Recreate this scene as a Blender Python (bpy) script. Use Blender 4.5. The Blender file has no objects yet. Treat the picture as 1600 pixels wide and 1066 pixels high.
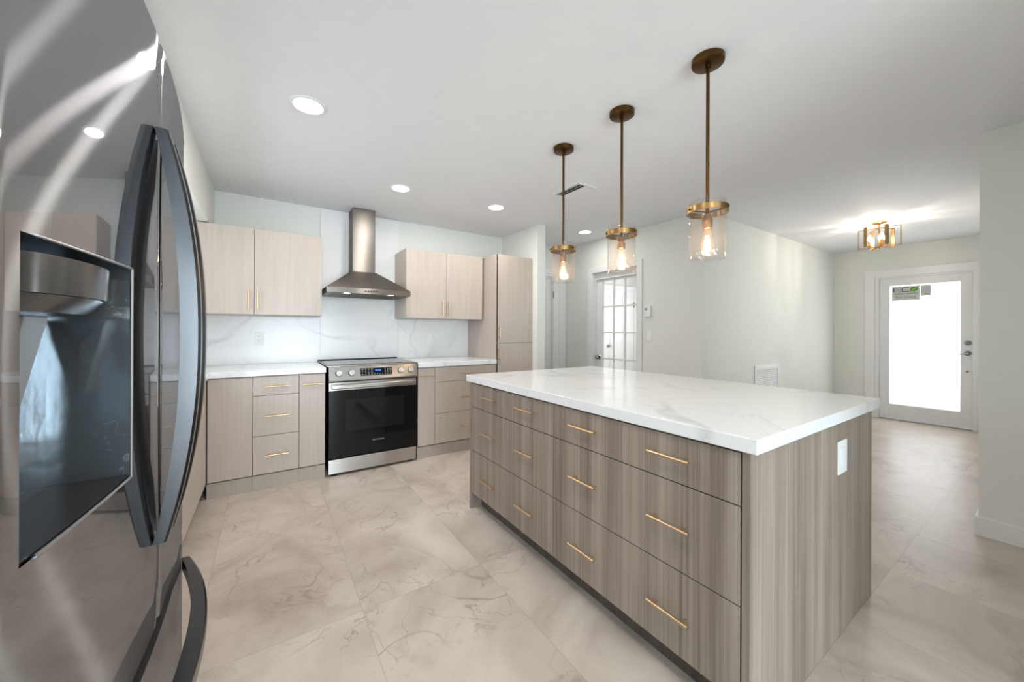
import bpy, bmesh, math, random
from mathutils import Vector, Matrix
random.seed(7)
SC = bpy.context.scene
COL = SC.collection
PI = math.pi

# ------------------------------------------------------------------ camera
F_PX, YAW, ROLL, CY, CAM_H = 578.41, 0.5838, -0.0040, 517.16, 1.2244
r = Vector((math.cos(YAW), -math.sin(YAW), 0)); fw = Vector((math.sin(YAW), math.cos(YAW), 0)); dn = Vector((0, 0, -1))
right = r * math.cos(ROLL) + dn * math.sin(ROLL)
down = dn * math.cos(ROLL) - r * math.sin(ROLL)
cam_d = bpy.data.cameras.new('camera'); cam = bpy.data.objects.new('camera', cam_d); COL.objects.link(cam)
m = Matrix.Identity(4)
for i in range(3):
    m[i][0] = right[i]; m[i][1] = -down[i]; m[i][2] = -fw[i]
m[2][3] = CAM_H
cam.matrix_world = m
cam_d.sensor_width = 36; cam_d.lens = 36 * F_PX / 1600
cam_d.shift_y = -(533 - CY) / 1600
cam_d.clip_start = 0.01; cam_d.clip_end = 100
SC.camera = cam

# ------------------------------------------------------------------ world, view, daylight
w = bpy.data.worlds.new('world'); SC.world = w; w.use_nodes = True
bg = w.node_tree.nodes['Background']; bg.inputs[0].default_value = (0.93, 0.97, 1, 1); bg.inputs[1].default_value = 2.2
SC.view_settings.view_transform = 'Standard'; SC.view_settings.look = 'None'
SC.view_settings.gamma = 1; SC.view_settings.use_curve_mapping = False
SC.view_settings.exposure = 0.20

def area(name, loc, direction, sx, sy, power, color):
    l = bpy.data.lights.new(name, 'AREA'); l.shape = 'RECTANGLE'; l.size = sx; l.size_y = sy
    l.energy = power; l.color = color
    o = bpy.data.objects.new(name, l); COL.objects.link(o); o.location = loc
    o.rotation_euler = Vector(direction).to_track_quat('-Z', 'Z').to_euler()
    return o
area('patio_added_fill', (.35, -4.25, 1.15), (0, 1, 0), 2.3, 2.1, 186, (0.76, 0.90, 1))  # added fill behind the camera, evens out the kitchen light
area('sink_window_daylight', (-1.16, 2.55, 1.53), (1, 0, 0), 1.1, 0.78, 15, (0.84, 0.91, 1))
area('entry_daylight', (7.75, 1.1, 1.15), (-1, 0, 0), 0.8, 1.8, 10, (0.96, 0.98, 1))
area('hall_added_fill', (5.15, .16, 1.42), (0, 1, 0), 1.9, 1.2, 3.4, (0.94, 0.97, 1))  # added light hidden behind the column, brightens the hall wall
area('side_room_added_light', (6.4, 3.5, 1.5), (-1, 0.0, 0), 1.1, 1.2, 32, (1, 1, 1))  # added out-of-view light for the room behind the glazed door

# ------------------------------------------------------------------ materials
def mat(name):
    mt = bpy.data.materials.new(name); mt.use_nodes = True
    nt = mt.node_tree; nt.nodes.clear()
    out = nt.nodes.new('ShaderNodeOutputMaterial')
    return mt, nt, out
def N(nt, t, **kw):
    n = nt.nodes.new(t)
    for k, v in kw.items(): setattr(n, k, v)
    return n
def pbsdf(nt, out, col=(.8, .8, .8), rough=.5, metal=0, spec=.5, coat=0, aniso=0):
    b = N(nt, 'ShaderNodeBsdfPrincipled')
    b.inputs['Base Color'].default_value = (*col, 1); b.inputs['Roughness'].default_value = rough
    b.inputs['Metallic'].default_value = metal; b.inputs['Specular IOR Level'].default_value = spec
    b.inputs['Coat Weight'].default_value = coat
    b.inputs['Anisotropic'].default_value = aniso
    nt.links.new(b.outputs[0], out.inputs[0])
    return b
def plain(name, col, rough=.5, metal=0, spec=.5, coat=0, noise=0.03, scale=12, bump=0):
    mt, nt, out = mat(name); b = pbsdf(nt, out, col, rough, metal, spec, coat)
    tc = N(nt, 'ShaderNodeTexCoord'); nz = N(nt, 'ShaderNodeTexNoise'); nz.inputs['Scale'].default_value = scale
    nt.links.new(tc.outputs['Object'], nz.inputs['Vector'])
    rp = N(nt, 'ShaderNodeValToRGB')
    rp.color_ramp.elements[0].position = .3; rp.color_ramp.elements[1].position = .7
    rp.color_ramp.elements[0].color = (*[c * (1 - noise) for c in col], 1)
    rp.color_ramp.elements[1].color = (*[min(1, c * (1 + noise)) for c in col], 1)
    nt.links.new(nz.outputs['Fac'], rp.inputs[0]); nt.links.new(rp.outputs[0], b.inputs['Base Color'])
    if bump:
        bp = N(nt, 'ShaderNodeBump'); bp.inputs['Strength'].default_value = bump; bp.inputs['Distance'].default_value = .002
        n2 = N(nt, 'ShaderNodeTexNoise'); n2.inputs['Scale'].default_value = 220
        nt.links.new(tc.outputs['Object'], n2.inputs['Vector']); nt.links.new(n2.outputs['Fac'], bp.inputs['Height'])
        nt.links.new(bp.outputs[0], b.inputs['Normal'])
    return mt
def emit(name, col, strength):
    mt, nt, out = mat(name); e = N(nt, 'ShaderNodeEmission'); e.inputs[0].default_value = (*col, 1); e.inputs[1].default_value = strength
    nt.links.new(e.outputs[0], out.inputs[0]); return mt
def wood(name, dark, light, sx, sz, fine, rough, streak=.5, spec=.5):
    mt, nt, out = mat(name); b = pbsdf(nt, out, light, rough, spec=spec)
    tc = N(nt, 'ShaderNodeTexCoord')
    def tex(scx, scz, det):
        mp = N(nt, 'ShaderNodeMapping'); mp.inputs['Scale'].default_value = (scx, scx, scz)
        nt.links.new(tc.outputs['Object'], mp.inputs['Vector'])
        nz = N(nt, 'ShaderNodeTexNoise'); nz.inputs['Scale'].default_value = 1; nz.inputs['Detail'].default_value = det
        nt.links.new(mp.outputs[0], nz.inputs['Vector']); return nz
    a = tex(sx, sz, 4); c = tex(fine, sz * 3, 3)
    mx = N(nt, 'ShaderNodeMix', data_type='FLOAT'); mx.inputs[0].default_value = 1 - streak
    nt.links.new(a.outputs['Fac'], mx.inputs[2]); nt.links.new(c.outputs['Fac'], mx.inputs[3])
    rp = N(nt, 'ShaderNodeValToRGB'); rp.color_ramp.elements[0].position = .33; rp.color_ramp.elements[1].position = .66
    rp.color_ramp.elements[0].color = (*dark, 1); rp.color_ramp.elements[1].color = (*light, 1)
    nt.links.new(mx.outputs[0], rp.inputs[0]); nt.links.new(rp.outputs[0], b.inputs['Base Color'])
    bp = N(nt, 'ShaderNodeBump'); bp.inputs['Strength'].default_value = .12; bp.inputs['Distance'].default_value = .001
    nt.links.new(c.outputs['Fac'], bp.inputs['Height']); nt.links.new(bp.outputs[0], b.inputs['Normal'])
    return mt
def ridge(nt, vec, scale, distort, width, detail=4):
    nz = N(nt, 'ShaderNodeTexNoise'); nz.inputs['Scale'].default_value = scale; nz.inputs['Detail'].default_value = detail
    nz.inputs['Roughness'].default_value = .45; nz.inputs['Distortion'].default_value = distort
    nt.links.new(vec, nz.inputs['Vector'])
    s = N(nt, 'ShaderNodeMath', operation='SUBTRACT'); s.inputs[1].default_value = .5
    nt.links.new(nz.outputs['Fac'], s.inputs[0])
    a = N(nt, 'ShaderNodeMath', operation='ABSOLUTE'); nt.links.new(s.outputs[0], a.inputs[0])
    mr = N(nt, 'ShaderNodeMapRange'); mr.inputs['From Min'].default_value = 0; mr.inputs['From Max'].default_value = width
    mr.inputs['To Min'].default_value = 1; mr.inputs['To Max'].default_value = 0
    nt.links.new(a.outputs[0], mr.inputs['Value'])
    return mr.outputs[0]
def quartz(name, base, vein, rough, offset=(0, 0, 0)):
    mt, nt, out = mat(name); b = pbsdf(nt, out, base, rough)
    tc = N(nt, 'ShaderNodeTexCoord'); mp = N(nt, 'ShaderNodeMapping'); mp.inputs['Location'].default_value = offset
    nt.links.new(tc.outputs['Object'], mp.inputs['Vector'])
    v1 = ridge(nt, mp.outputs[0], 1.15, .5, .022)
    v2 = ridge(nt, mp.outputs[0], 2.1, .8, .010)
    msk = N(nt, 'ShaderNodeTexNoise'); msk.inputs['Scale'].default_value = 1.6
    nt.links.new(mp.outputs[0], msk.inputs['Vector'])
    mr = N(nt, 'ShaderNodeMapRange'); mr.inputs['From Min'].default_value = .42; mr.inputs['From Max'].default_value = .62
    nt.links.new(msk.outputs['Fac'], mr.inputs['Value'])
    ad = N(nt, 'ShaderNodeMath', operation='MULTIPLY_ADD'); ad.inputs[1].default_value = .5
    nt.links.new(v2, ad.inputs[0]); nt.links.new(v1, ad.inputs[2])
    mu = N(nt, 'ShaderNodeMath', operation='MULTIPLY'); nt.links.new(ad.outputs[0], mu.inputs[0]); nt.links.new(mr.outputs[0], mu.inputs[1])
    mx = N(nt, 'ShaderNodeMix', data_type='RGBA'); mx.inputs[6].default_value = (*base, 1); mx.inputs[7].default_value = (*vein, 1)
    nt.links.new(mu.outputs[0], mx.inputs[0]); nt.links.new(mx.outputs[2], b.inputs['Base Color'])
    return mt
def floor_mat():
    mt, nt, out = mat('stone_look_floor_tile'); b = pbsdf(nt, out, (.5, .43, .37), .32)
    g = N(nt, 'ShaderNodeNewGeometry'); sp = N(nt, 'ShaderNodeSeparateXYZ'); nt.links.new(g.outputs['Position'], sp.inputs[0])
    def joint(sock, off, pitch):
        a = N(nt, 'ShaderNodeMath', operation='SUBTRACT'); a.inputs[1].default_value = off; nt.links.new(sock, a.inputs[0])
        d = N(nt, 'ShaderNodeMath', operation='DIVIDE'); d.inputs[1].default_value = pitch; nt.links.new(a.outputs[0], d.inputs[0])
        f = N(nt, 'ShaderNodeMath', operation='FRACT'); nt.links.new(d.outputs[0], f.inputs[0])
        fl = N(nt, 'ShaderNodeMath', operation='FLOOR'); nt.links.new(d.outputs[0], fl.inputs[0])
        p = N(nt, 'ShaderNodeMath', operation='PINGPONG'); p.inputs[1].default_value = .5; nt.links.new(f.outputs[0], p.inputs[0])
        c = N(nt, 'ShaderNodeMath', operation='LESS_THAN'); c.inputs[1].default_value = .0014 / pitch; nt.links.new(p.outputs[0], c.inputs[0])
        return c.outputs[0], fl.outputs[0]
    jx, ix = joint(sp.outputs['X'], .352, .583); jy, iy = joint(sp.outputs['Y'], .515, 1.19)
    j = N(nt, 'ShaderNodeMath', operation='MAXIMUM'); nt.links.new(jx, j.inputs[0]); nt.links.new(jy, j.inputs[1])
    cmb = N(nt, 'ShaderNodeCombineXYZ'); nt.links.new(ix, cmb.inputs[0]); nt.links.new(iy, cmb.inputs[1])
    wn = N(nt, 'ShaderNodeTexWhiteNoise'); nt.links.new(cmb.outputs[0], wn.inputs['Vector'])
    sc = N(nt, 'ShaderNodeVectorMath', operation='SCALE'); sc.inputs['Scale'].default_value = 9; nt.links.new(wn.outputs['Color'], sc.inputs[0])
    ad = N(nt, 'ShaderNodeVectorMath', operation='ADD'); nt.links.new(g.outputs['Position'], ad.inputs[0]); nt.links.new(sc.outputs[0], ad.inputs[1])
    cl = N(nt, 'ShaderNodeTexNoise'); cl.inputs['Scale'].default_value = 2.2; cl.inputs['Detail'].default_value = 7; cl.inputs['Distortion'].default_value = .9
    cl.inputs['Roughness'].default_value = .58
    nt.links.new(ad.outputs[0], cl.inputs['Vector'])
    rp = N(nt, 'ShaderNodeValToRGB'); e = rp.color_ramp.elements
    e[0].position = .28; e[0].color = (.405, .335, .28, 1); e[1].position = .72; e[1].color = (.66, .58, .51, 1)
    m_ = e.new(.5); m_.color = (.56, .485, .42, 1)
    nt.links.new(cl.outputs['Fac'], rp.inputs[0])
    v1 = ridge(nt, ad.outputs[0], 1.7, 1.0, .014, 5); v2 = ridge(nt, ad.outputs[0], 3.6, 1.4, .010, 4)
    mk = N(nt, 'ShaderNodeTexNoise'); mk.inputs['Scale'].default_value = 2.4; nt.links.new(ad.outputs[0], mk.inputs['Vector'])
    mr = N(nt, 'ShaderNodeMapRange'); mr.inputs['From Min'].default_value = .45; mr.inputs['From Max'].default_value = .65; mr.inputs['To Max'].default_value = .68
    nt.links.new(mk.outputs['Fac'], mr.inputs['Value'])
    vm = N(nt, 'ShaderNodeMath', operation='MAXIMUM'); nt.links.new(v1, vm.inputs[0]); nt.links.new(v2, vm.inputs[1])
    mu = N(nt, 'ShaderNodeMath', operation='MULTIPLY'); nt.links.new(vm.outputs[0], mu.inputs[0]); nt.links.new(mr.outputs[0], mu.inputs[1])
    mx = N(nt, 'ShaderNodeMix', data_type='RGBA'); mx.inputs[7].default_value = (.25, .19, .15, 1)
    nt.links.new(rp.outputs[0], mx.inputs[6]); nt.links.new(mu.outputs[0], mx.inputs[0])
    mj = N(nt, 'ShaderNodeMath', operation='MULTIPLY'); mj.inputs[1].default_value = .42; nt.links.new(j.outputs[0], mj.inputs[0])
    m2 = N(nt, 'ShaderNodeMix', data_type='RGBA'); m2.inputs[7].default_value = (.26, .21, .175, 1)
    nt.links.new(mx.outputs[2], m2.inputs[6]); nt.links.new(mj.outputs[0], m2.inputs[0]); nt.links.new(m2.outputs[2], b.inputs['Base Color'])
    rr = N(nt, 'ShaderNodeMapRange'); rr.inputs['To Min'].default_value = .26; rr.inputs['To Max'].default_value = .44
    nt.links.new(cl.outputs['Fac'], rr.inputs['Value']); nt.links.new(rr.outputs[0], b.inputs['Roughness'])
    bp = N(nt, 'ShaderNodeBump'); bp.inputs['Strength'].default_value = .25; bp.inputs['Distance'].default_value = .004
    nt.links.new(cl.outputs['Fac'], bp.inputs['Height']); nt.links.new(bp.outputs[0], b.inputs['Normal'])
    return mt
def brushed_mirror(name, col, mirror, rough, aniso, tangent, clear=.04):
    """dark stainless: a clear mirror lobe plus a brushed lobe that stretches lights across the brushing"""
    mt, nt, out = mat(name)
    a = N(nt, 'ShaderNodeBsdfAnisotropic'); a.inputs['Color'].default_value = (*col, 1); a.inputs['Roughness'].default_value = clear
    c = N(nt, 'ShaderNodeBsdfAnisotropic'); c.inputs['Color'].default_value = (*col, 1); c.inputs['Roughness'].default_value = rough
    c.inputs['Anisotropy'].default_value = aniso
    t = N(nt, 'ShaderNodeCombineXYZ'); t.inputs[0].default_value, t.inputs[1].default_value, t.inputs[2].default_value = tangent
    nt.links.new(t.outputs[0], c.inputs['Tangent'])
    nz = N(nt, 'ShaderNodeTexNoise'); nz.inputs['Scale'].default_value = 3
    tc = N(nt, 'ShaderNodeTexCoord'); nt.links.new(tc.outputs['Object'], nz.inputs['Vector'])
    mr = N(nt, 'ShaderNodeMapRange'); mr.inputs['To Min'].default_value = 1 - mirror - .02; mr.inputs['To Max'].default_value = 1 - mirror + .02
    nt.links.new(nz.outputs['Fac'], mr.inputs['Value'])
    mx = N(nt, 'ShaderNodeMixShader'); nt.links.new(mr.outputs[0], mx.inputs[0])
    nt.links.new(a.outputs[0], mx.inputs[1]); nt.links.new(c.outputs[0], mx.inputs[2]); nt.links.new(mx.outputs[0], out.inputs[0])
    return mt
def pane(name, tint=(1, 1, 1), gloss=1.0, rough=.0, bump=0, haze=0, hazecol=(1, 1, 1), glow=0, glowcol=(1, .7, .4)):
    """thin clear glass: straight-through light plus a fresnel reflection"""
    mt, nt, out = mat(name)
    t = N(nt, 'ShaderNodeBsdfTransparent'); t.inputs[0].default_value = (*tint, 1)
    g = N(nt, 'ShaderNodeBsdfAnisotropic'); g.inputs['Roughness'].default_value = rough
    f = N(nt, 'ShaderNodeLayerWeight')                       # facing term, the same from both sides
    f5 = N(nt, 'ShaderNodeMath', operation='POWER'); f5.inputs[1].default_value = 5; nt.links.new(f.outputs['Facing'], f5.inputs[0])
    fs = N(nt, 'ShaderNodeMath', operation='MULTIPLY_ADD'); fs.inputs[1].default_value = .96; fs.inputs[2].default_value = .04; nt.links.new(f5.outputs[0], fs.inputs[0])
    mx = N(nt, 'ShaderNodeMixShader')
    fm = N(nt, 'ShaderNodeMath', operation='MULTIPLY'); fm.inputs[1].default_value = gloss; nt.links.new(fs.outputs[0], fm.inputs[0])
    nt.links.new(fm.outputs[0], mx.inputs[0]); nt.links.new(t.outputs[0], mx.inputs[1]); nt.links.new(g.outputs[0], mx.inputs[2])
    if bump:
        tc = N(nt, 'ShaderNodeTexCoord')
        nz = N(nt, 'ShaderNodeTexNoise'); nz.inputs['Scale'].default_value = 38; nz.inputs['Detail'].default_value = 1
        vo = N(nt, 'ShaderNodeTexVoronoi'); vo.inputs['Scale'].default_value = 60
        nt.links.new(tc.outputs['Object'], nz.inputs['Vector']); nt.links.new(tc.outputs['Object'], vo.inputs['Vector'])
        mrv = N(nt, 'ShaderNodeMapRange'); mrv.inputs['From Max'].default_value = .22; mrv.inputs['To Min'].default_value = 1; mrv.inputs['To Max'].default_value = 0
        nt.links.new(vo.outputs['Distance'], mrv.inputs['Value'])
        ad = N(nt, 'ShaderNodeMath', operation='ADD'); nt.links.new(nz.outputs['Fac'], ad.inputs[0]); nt.links.new(mrv.outputs[0], ad.inputs[1])
        bp = N(nt, 'ShaderNodeBump'); bp.inputs['Strength'].default_value = bump; bp.inputs['Distance'].default_value = .004
        nt.links.new(ad.outputs[0], bp.inputs['Height']); nt.links.new(bp.outputs[0], g.inputs['Normal']); nt.links.new(bp.outputs[0], f.inputs['Normal'])
    last = mx
    if haze:
        d = N(nt, 'ShaderNodeBsdfTranslucent'); d.inputs[0].default_value = (*hazecol, 1)
        m2 = N(nt, 'ShaderNodeMixShader'); m2.inputs[0].default_value = haze
        nt.links.new(mx.outputs[0], m2.inputs[1]); nt.links.new(d.outputs[0], m2.inputs[2]); last = m2
    if glow:
        e = N(nt, 'ShaderNodeEmission'); e.inputs[0].default_value = (*glowcol, 1); e.inputs[1].default_value = glow
        a = N(nt, 'ShaderNodeAddShader'); nt.links.new(last.outputs[0], a.inputs[0]); nt.links.new(e.outputs[0], a.inputs[1]); last = a
    nt.links.new(last.outputs[0], out.inputs[0]); return mt
def film_mat():
    mt, nt, out = mat('protective_film'); b = pbsdf(nt, out, (.235, .262, .285), .10, metal=.75, spec=.8)
    tc = N(nt, 'ShaderNodeTexCoord'); mp = N(nt, 'ShaderNodeMapping'); mp.inputs['Scale'].default_value = (1, 1, 1)
    nt.links.new(tc.outputs['Object'], mp.inputs['Vector'])
    v = ridge(nt, mp.outputs[0], 26, 1.5, .012, 1)
    mk = N(nt, 'ShaderNodeTexNoise'); mk.inputs['Scale'].default_value = 22; nt.links.new(mp.outputs[0], mk.inputs['Vector'])
    mr = N(nt, 'ShaderNodeMapRange'); mr.inputs['From Min'].default_value = .55; mr.inputs['From Max'].default_value = .6; nt.links.new(mk.outputs['Fac'], mr.inputs['Value'])
    mu = N(nt, 'ShaderNodeMath', operation='MULTIPLY'); nt.links.new(v, mu.inputs[0]); nt.links.new(mr.outputs[0], mu.inputs[1])
    mx = N(nt, 'ShaderNodeMix', data_type='RGBA'); mx.inputs[6].default_value = (.22, .246, .268, 1); mx.inputs[7].default_value = (.6, .65, .68, 1)
    nt.links.new(mu.outputs[0], mx.inputs[0]); nt.links.new(mx.outputs[2], b.inputs['Base Color'])
    bp = N(nt, 'ShaderNodeBump'); bp.inputs['Strength'].default_value = .15; bp.inputs['Distance'].default_value = .003
    nt.links.new(mk.outputs['Fac'], bp.inputs['Height']); nt.links.new(bp.outputs[0], b.inputs['Normal'])
    return mt

M = {}
M['wall'] = plain('wall_paint', (.785, .795, .755), .75, spec=.25, noise=.01, bump=.05)
M['ceiling'] = plain('ceiling_paint', (.84, .85, .87), .8, spec=.2, noise=.01, bump=.05)
M['trim'] = plain('white_trim_paint', (.82, .825, .83), .35, noise=.01)
M['door'] = plain('white_door_paint', (.80, .805, .81), .35, noise=.01)
M['floor'] = floor_mat()
M['light_wood'] = wood('pale_ash_laminate', (.475, .405, .352), (.545, .472, .415), 34, 1.2, 150, .34)
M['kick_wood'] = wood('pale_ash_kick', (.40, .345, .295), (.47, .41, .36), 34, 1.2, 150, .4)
M['carcass'] = plain('dark_carcass_edge', (.09, .075, .065), .7)
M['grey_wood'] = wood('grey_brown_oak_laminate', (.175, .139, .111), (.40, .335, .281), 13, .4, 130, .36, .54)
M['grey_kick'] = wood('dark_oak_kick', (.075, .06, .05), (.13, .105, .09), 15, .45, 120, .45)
M['quartz'] = quartz('white_quartz_counter', (.82, .83, .845), (.65, .655, .67), .13, (3.1, 1.7, 0))
M['splash'] = quartz('white_quartz_splash', (.85, .852, .855), (.64, .65, .67), .24, (.4, 2.2, .9))
M['gold'] = plain('brushed_gold', (.68, .49, .295), .33, metal=1, noise=.04, scale=60)
M['brass'] = plain('aged_brass', (.105, .055, .020), .30, metal=1, noise=.12, scale=40)
M['brass_light'] = plain('light_brass', (.38, .235, .10), .28, metal=1, noise=.06, scale=40)
M['copper'] = plain('copper_socket', (.42, .22, .12), .35, metal=1, noise=.08, scale=60)
M['steel'] = brushed_mirror('range_stainless', (.56, .54, .52), .35, .30, .75, (1, 1, 0), .15)
M['hood_steel'] = brushed_mirror('hood_stainless', (.29, .265, .243), .16, .38, .72, (1, 1, 0), .34)
M['fridge'] = brushed_mirror('dark_stainless', (.385, .39, .405), .60, .235, .89, (0, 1, 0), .025)
M['fridge_handle'] = plain('dark_stainless_handle', (.085, .086, .090), .24, metal=1, noise=.03)
M['fridge_side'] = plain('fridge_case_grey', (.10, .10, .105), .45)
M['black'] = plain('black_plastic', (.012, .012, .013), .4)
M['black_glass'] = plain('black_glass', (.004, .004, .005), .05, spec=.28, noise=0)
M['window_glass'] = plain('oven_window_glass', (.010, .010, .011), .06, spec=.30, noise=0)
M['dark_chrome'] = plain('dark_chrome', (.33, .33, .34), .16, metal=1, noise=.03)
M['nozzle'] = plain('nozzle_dark_steel', (.15, .15, .155), .2, metal=1, noise=.03)
M['tray'] = plain('tray_gloss_plastic', (.03, .028, .028), .15)
M['chrome'] = plain('satin_nickel', (.50, .50, .50), .25, metal=1, noise=.03)
M['plastic'] = plain('white_plastic', (.86, .86, .86), .35, noise=.01)
M['grey_plastic'] = plain('grey_plastic', (.30, .31, .32), .4, noise=.02)
M['knob'] = plain('knob_steel', (.62, .61, .60), .25, metal=1, noise=.03)
M['seeded'] = pane('seeded_glass', (.955, .94, .93), gloss=.75, bump=.8, rough=.03, haze=.02, hazecol=(.9, .86, .82))
M['bulb'] = pane('bulb_glass', (1, .95, .88), gloss=.3, rough=.02, glow=.22, glowcol=(1, .62, .32))
M['pane'] = pane('clear_pane', (.97, .98, .98))
M['frost'] = pane('entry_glass', (.96, .97, .98), haze=.25)
M['film'] = film_mat()
M['downlight'] = emit('downlight_lens', (1, .96, .92), 5)
M['dim_downlight'] = emit('dim_downlight_lens', (1, .96, .92), 4)
M['filament'] = emit('filament_glow', (1, .72, .40), 22)
M['hood_led'] = emit('hood_lamp', (1, .97, .9), 26)
M['candle'] = pane('candle_bulb_glow', (1, .97, .92), gloss=.3, glow=9, glowcol=(1, .84, .62))
M['blue_led'] = emit('blue_display', (.10, .32, 1), 2.2)
M['mark'] = plain('panel_marking', (.45, .45, .45), .5)
M['logo_grey'] = plain('logo_grey', (.33, .33, .34), .35)
M['sticker'] = plain('sticker_film', (.60, .61, .58), .5)
M['sticker_grey'] = plain('sticker_grey', (.50, .51, .51), .5)
M['ink'] = plain('sticker_ink', (.05, .05, .065), .5)
M['ink_olive'] = plain('sticker_olive_ink', (.20, .20, .12), .5)
M['leaf'] = plain('sticker_green', (.10, .30, .02), .5)
M['leaf_light'] = plain('sticker_light_green', (.55, .72, .25), .5)
M['register'] = plain('white_register', (.80, .80, .80), .4, noise=.01)
M['shadow_gap'] = plain('duct_dark', (.05, .05, .05), .8)

# ------------------------------------------------------------------ geometry helpers (all in world metres)
def B(): return bmesh.new()
def box(bm, x0, x1, y0, y1, z0, z1):
    v = [bm.verts.new((x, y, z)) for x in (x0, x1) for y in (y0, y1) for z in (z0, z1)]
    for f in ((0, 1, 3, 2), (4, 6, 7, 5), (0, 4, 5, 1), (2, 3, 7, 6), (0, 2, 6, 4), (1, 5, 7, 3)):
        bm.faces.new([v[i] for i in f])
    return bm
def cyl(bm, p0, p1, r0, r1=None, n=20, caps=True):
    r1 = r0 if r1 is None else r1
    p0 = Vector(p0); p1 = Vector(p1); d = (p1 - p0).normalized()
    a = d.orthogonal().normalized(); b_ = d.cross(a)
    R0 = []; R1 = []
    for i in range(n):
        t = 2 * PI * i / n; o = a * math.cos(t) + b_ * math.sin(t)
        R0.append(bm.verts.new(p0 + o * r0)); R1.append(bm.verts.new(p1 + o * r1))
    for i in range(n):
        j = (i + 1) % n; bm.faces.new((R0[i], R0[j], R1[j], R1[i]))
    if caps:
        bm.faces.new(R0[::-1]); bm.faces.new(R1)
    return bm
def lathe(bm, prof, c, n=32, close=False):
    """prof: (radius, z) pairs turned about the vertical through c"""
    rings = []
    for (rad, z) in prof:
        if rad < 1e-6: rings.append([bm.verts.new((c[0], c[1], c[2] + z))])
        else: rings.append([bm.verts.new((c[0] + rad * math.cos(2 * PI * i / n), c[1] + rad * math.sin(2 * PI * i / n), c[2] + z)) for i in range(n)])
    pairs = list(zip(rings[:-1], rings[1:])) + ([(rings[-1], rings[0])] if close else [])
    for a, b_ in pairs:
        for i in range(n):
            j = (i + 1) % n
            if len(a) == 1 and len(b_) == 1: continue
            if len(a) == 1: bm.faces.new((a[0], b_[i], b_[j]))
            elif len(b_) == 1: bm.faces.new((a[i], b_[0], a[j]))
            else: bm.faces.new((a[i], b_[i], b_[j], a[j]))
    bmesh.ops.recalc_face_normals(bm, faces=bm.faces)
    return bm
def sweep(bm, sections):
    """skin a list of equal-length rings"""
    rs = [[bm.verts.new(p) for p in s] for s in sections]; k = len(rs[0])
    for a, b_ in zip(rs[:-1], rs[1:]):
        for i in range(k):
            j = (i + 1) % k; bm.faces.new((a[i], a[j], b_[j], b_[i]))
    bm.faces.new(rs[0][::-1]); bm.faces.new(rs[-1])
    bmesh.ops.recalc_face_normals(bm, faces=bm.faces)
    return bm
def prism(bm, pts, axis, a, b_):
    """polygon pts in the two other axes, extruded along axis from a to b"""
    def P(u, v, t): return {'X': (t, u, v), 'Y': (u, t, v), 'Z': (u, v, t)}[axis]
    A = [bm.verts.new(P(u, v, a)) for u, v in pts]; C_ = [bm.verts.new(P(u, v, b_)) for u, v in pts]
    n = len(pts)
    for i in range(n):
        j = (i + 1) % n; bm.faces.new((A[i], A[j], C_[j], C_[i]))
    bm.faces.new(A[::-1]); bm.faces.new(C_)
    bmesh.ops.recalc_face_normals(bm, faces=bm.faces)
    return bm
def text(bm, s, size, origin, xdir, ydir, depth=.0006, sx=1.0, center=True):
    cu = bpy.data.curves.new('t', 'FONT'); cu.body = s; cu.size = size; cu.extrude = depth
    if center: cu.align_x = 'CENTER'
    o = bpy.data.objects.new('t', cu); COL.objects.link(o)
    me = bpy.data.meshes.new_from_object(o.evaluated_get(bpy.context.evaluated_depsgraph_get()))
    x = Vector(xdir); y = Vector(ydir); z = x.cross(y)
    mt = Matrix([[x[i] * sx, y[i], z[i], origin[i]] for i in range(3)] + [[0, 0, 0, 1]])
    me.transform(mt); bm.from_mesh(me)
    bpy.data.objects.remove(o); bpy.data.curves.remove(cu); bpy.data.meshes.remove(me)
    return bm

ROOT = {}
def root_of(o):
    while o.parent: o = o.parent
    return o
def obj(name, bm, material, parent=None, bevel=0, smooth=False, label=None, kind=None, seg=2):
    off = Vector(ROOT[root_of(parent).name]) if parent else Vector((0, 0, 0))
    if parent: bmesh.ops.translate(bm, verts=bm.verts, vec=-off)
    bmesh.ops.recalc_face_normals(bm, faces=bm.faces) if not smooth else None
    me = bpy.data.meshes.new(name); bm.to_mesh(me); bm.free()
    me.materials.append(material if not isinstance(material, str) else M[material])
    o = bpy.data.objects.new(name, me); COL.objects.link(o)
    if parent: o.parent = parent
    else: ROOT[o.name] = (0, 0, 0)
    if smooth:
        for p in me.polygons: p.use_smooth = True
        me.set_sharp_from_angle(angle=math.radians(35))
    if bevel:
        md = o.modifiers.new('bevel', 'BEVEL'); md.width = bevel; md.segments = seg; md.limit_method = 'ANGLE'; md.angle_limit = math.radians(40)
        md.harden_normals = False
    if label: o['label'] = label
    if kind: o['kind'] = kind
    return o
def thing(name, label, cat, loc=(0, 0, 0), group=None):
    o = bpy.data.objects.new(name, None); COL.objects.link(o); o.location = loc; o.empty_display_size = .05
    o['label'] = label; o['category'] = cat
    if group: o['group'] = group
    ROOT[o.name] = tuple(loc); return o
def tag(o, label, cat, group=None):
    o['label'] = label; o['category'] = cat
    if group: o['group'] = group
    return o
def struct(name, bm, m_, parent=None, bevel=0, smooth=False):
    return obj(name, bm, m_, parent, bevel, smooth, kind='structure')
def sroot(name, loc=(0, 0, 0)):
    o = bpy.data.objects.new(name, None); COL.objects.link(o); o.location = loc; o['kind'] = 'structure'
    ROOT[o.name] = tuple(loc); return o
def copy_tree(root, loc, label):
    def cp(o, par):
        c = o.copy(); COL.objects.link(c); c.parent = par
        for ch in o.children: cp(ch, c)
        return c
    c = cp(root, None); c.location = loc; c['label'] = label; ROOT[c.name] = tuple(loc); return c

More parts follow.
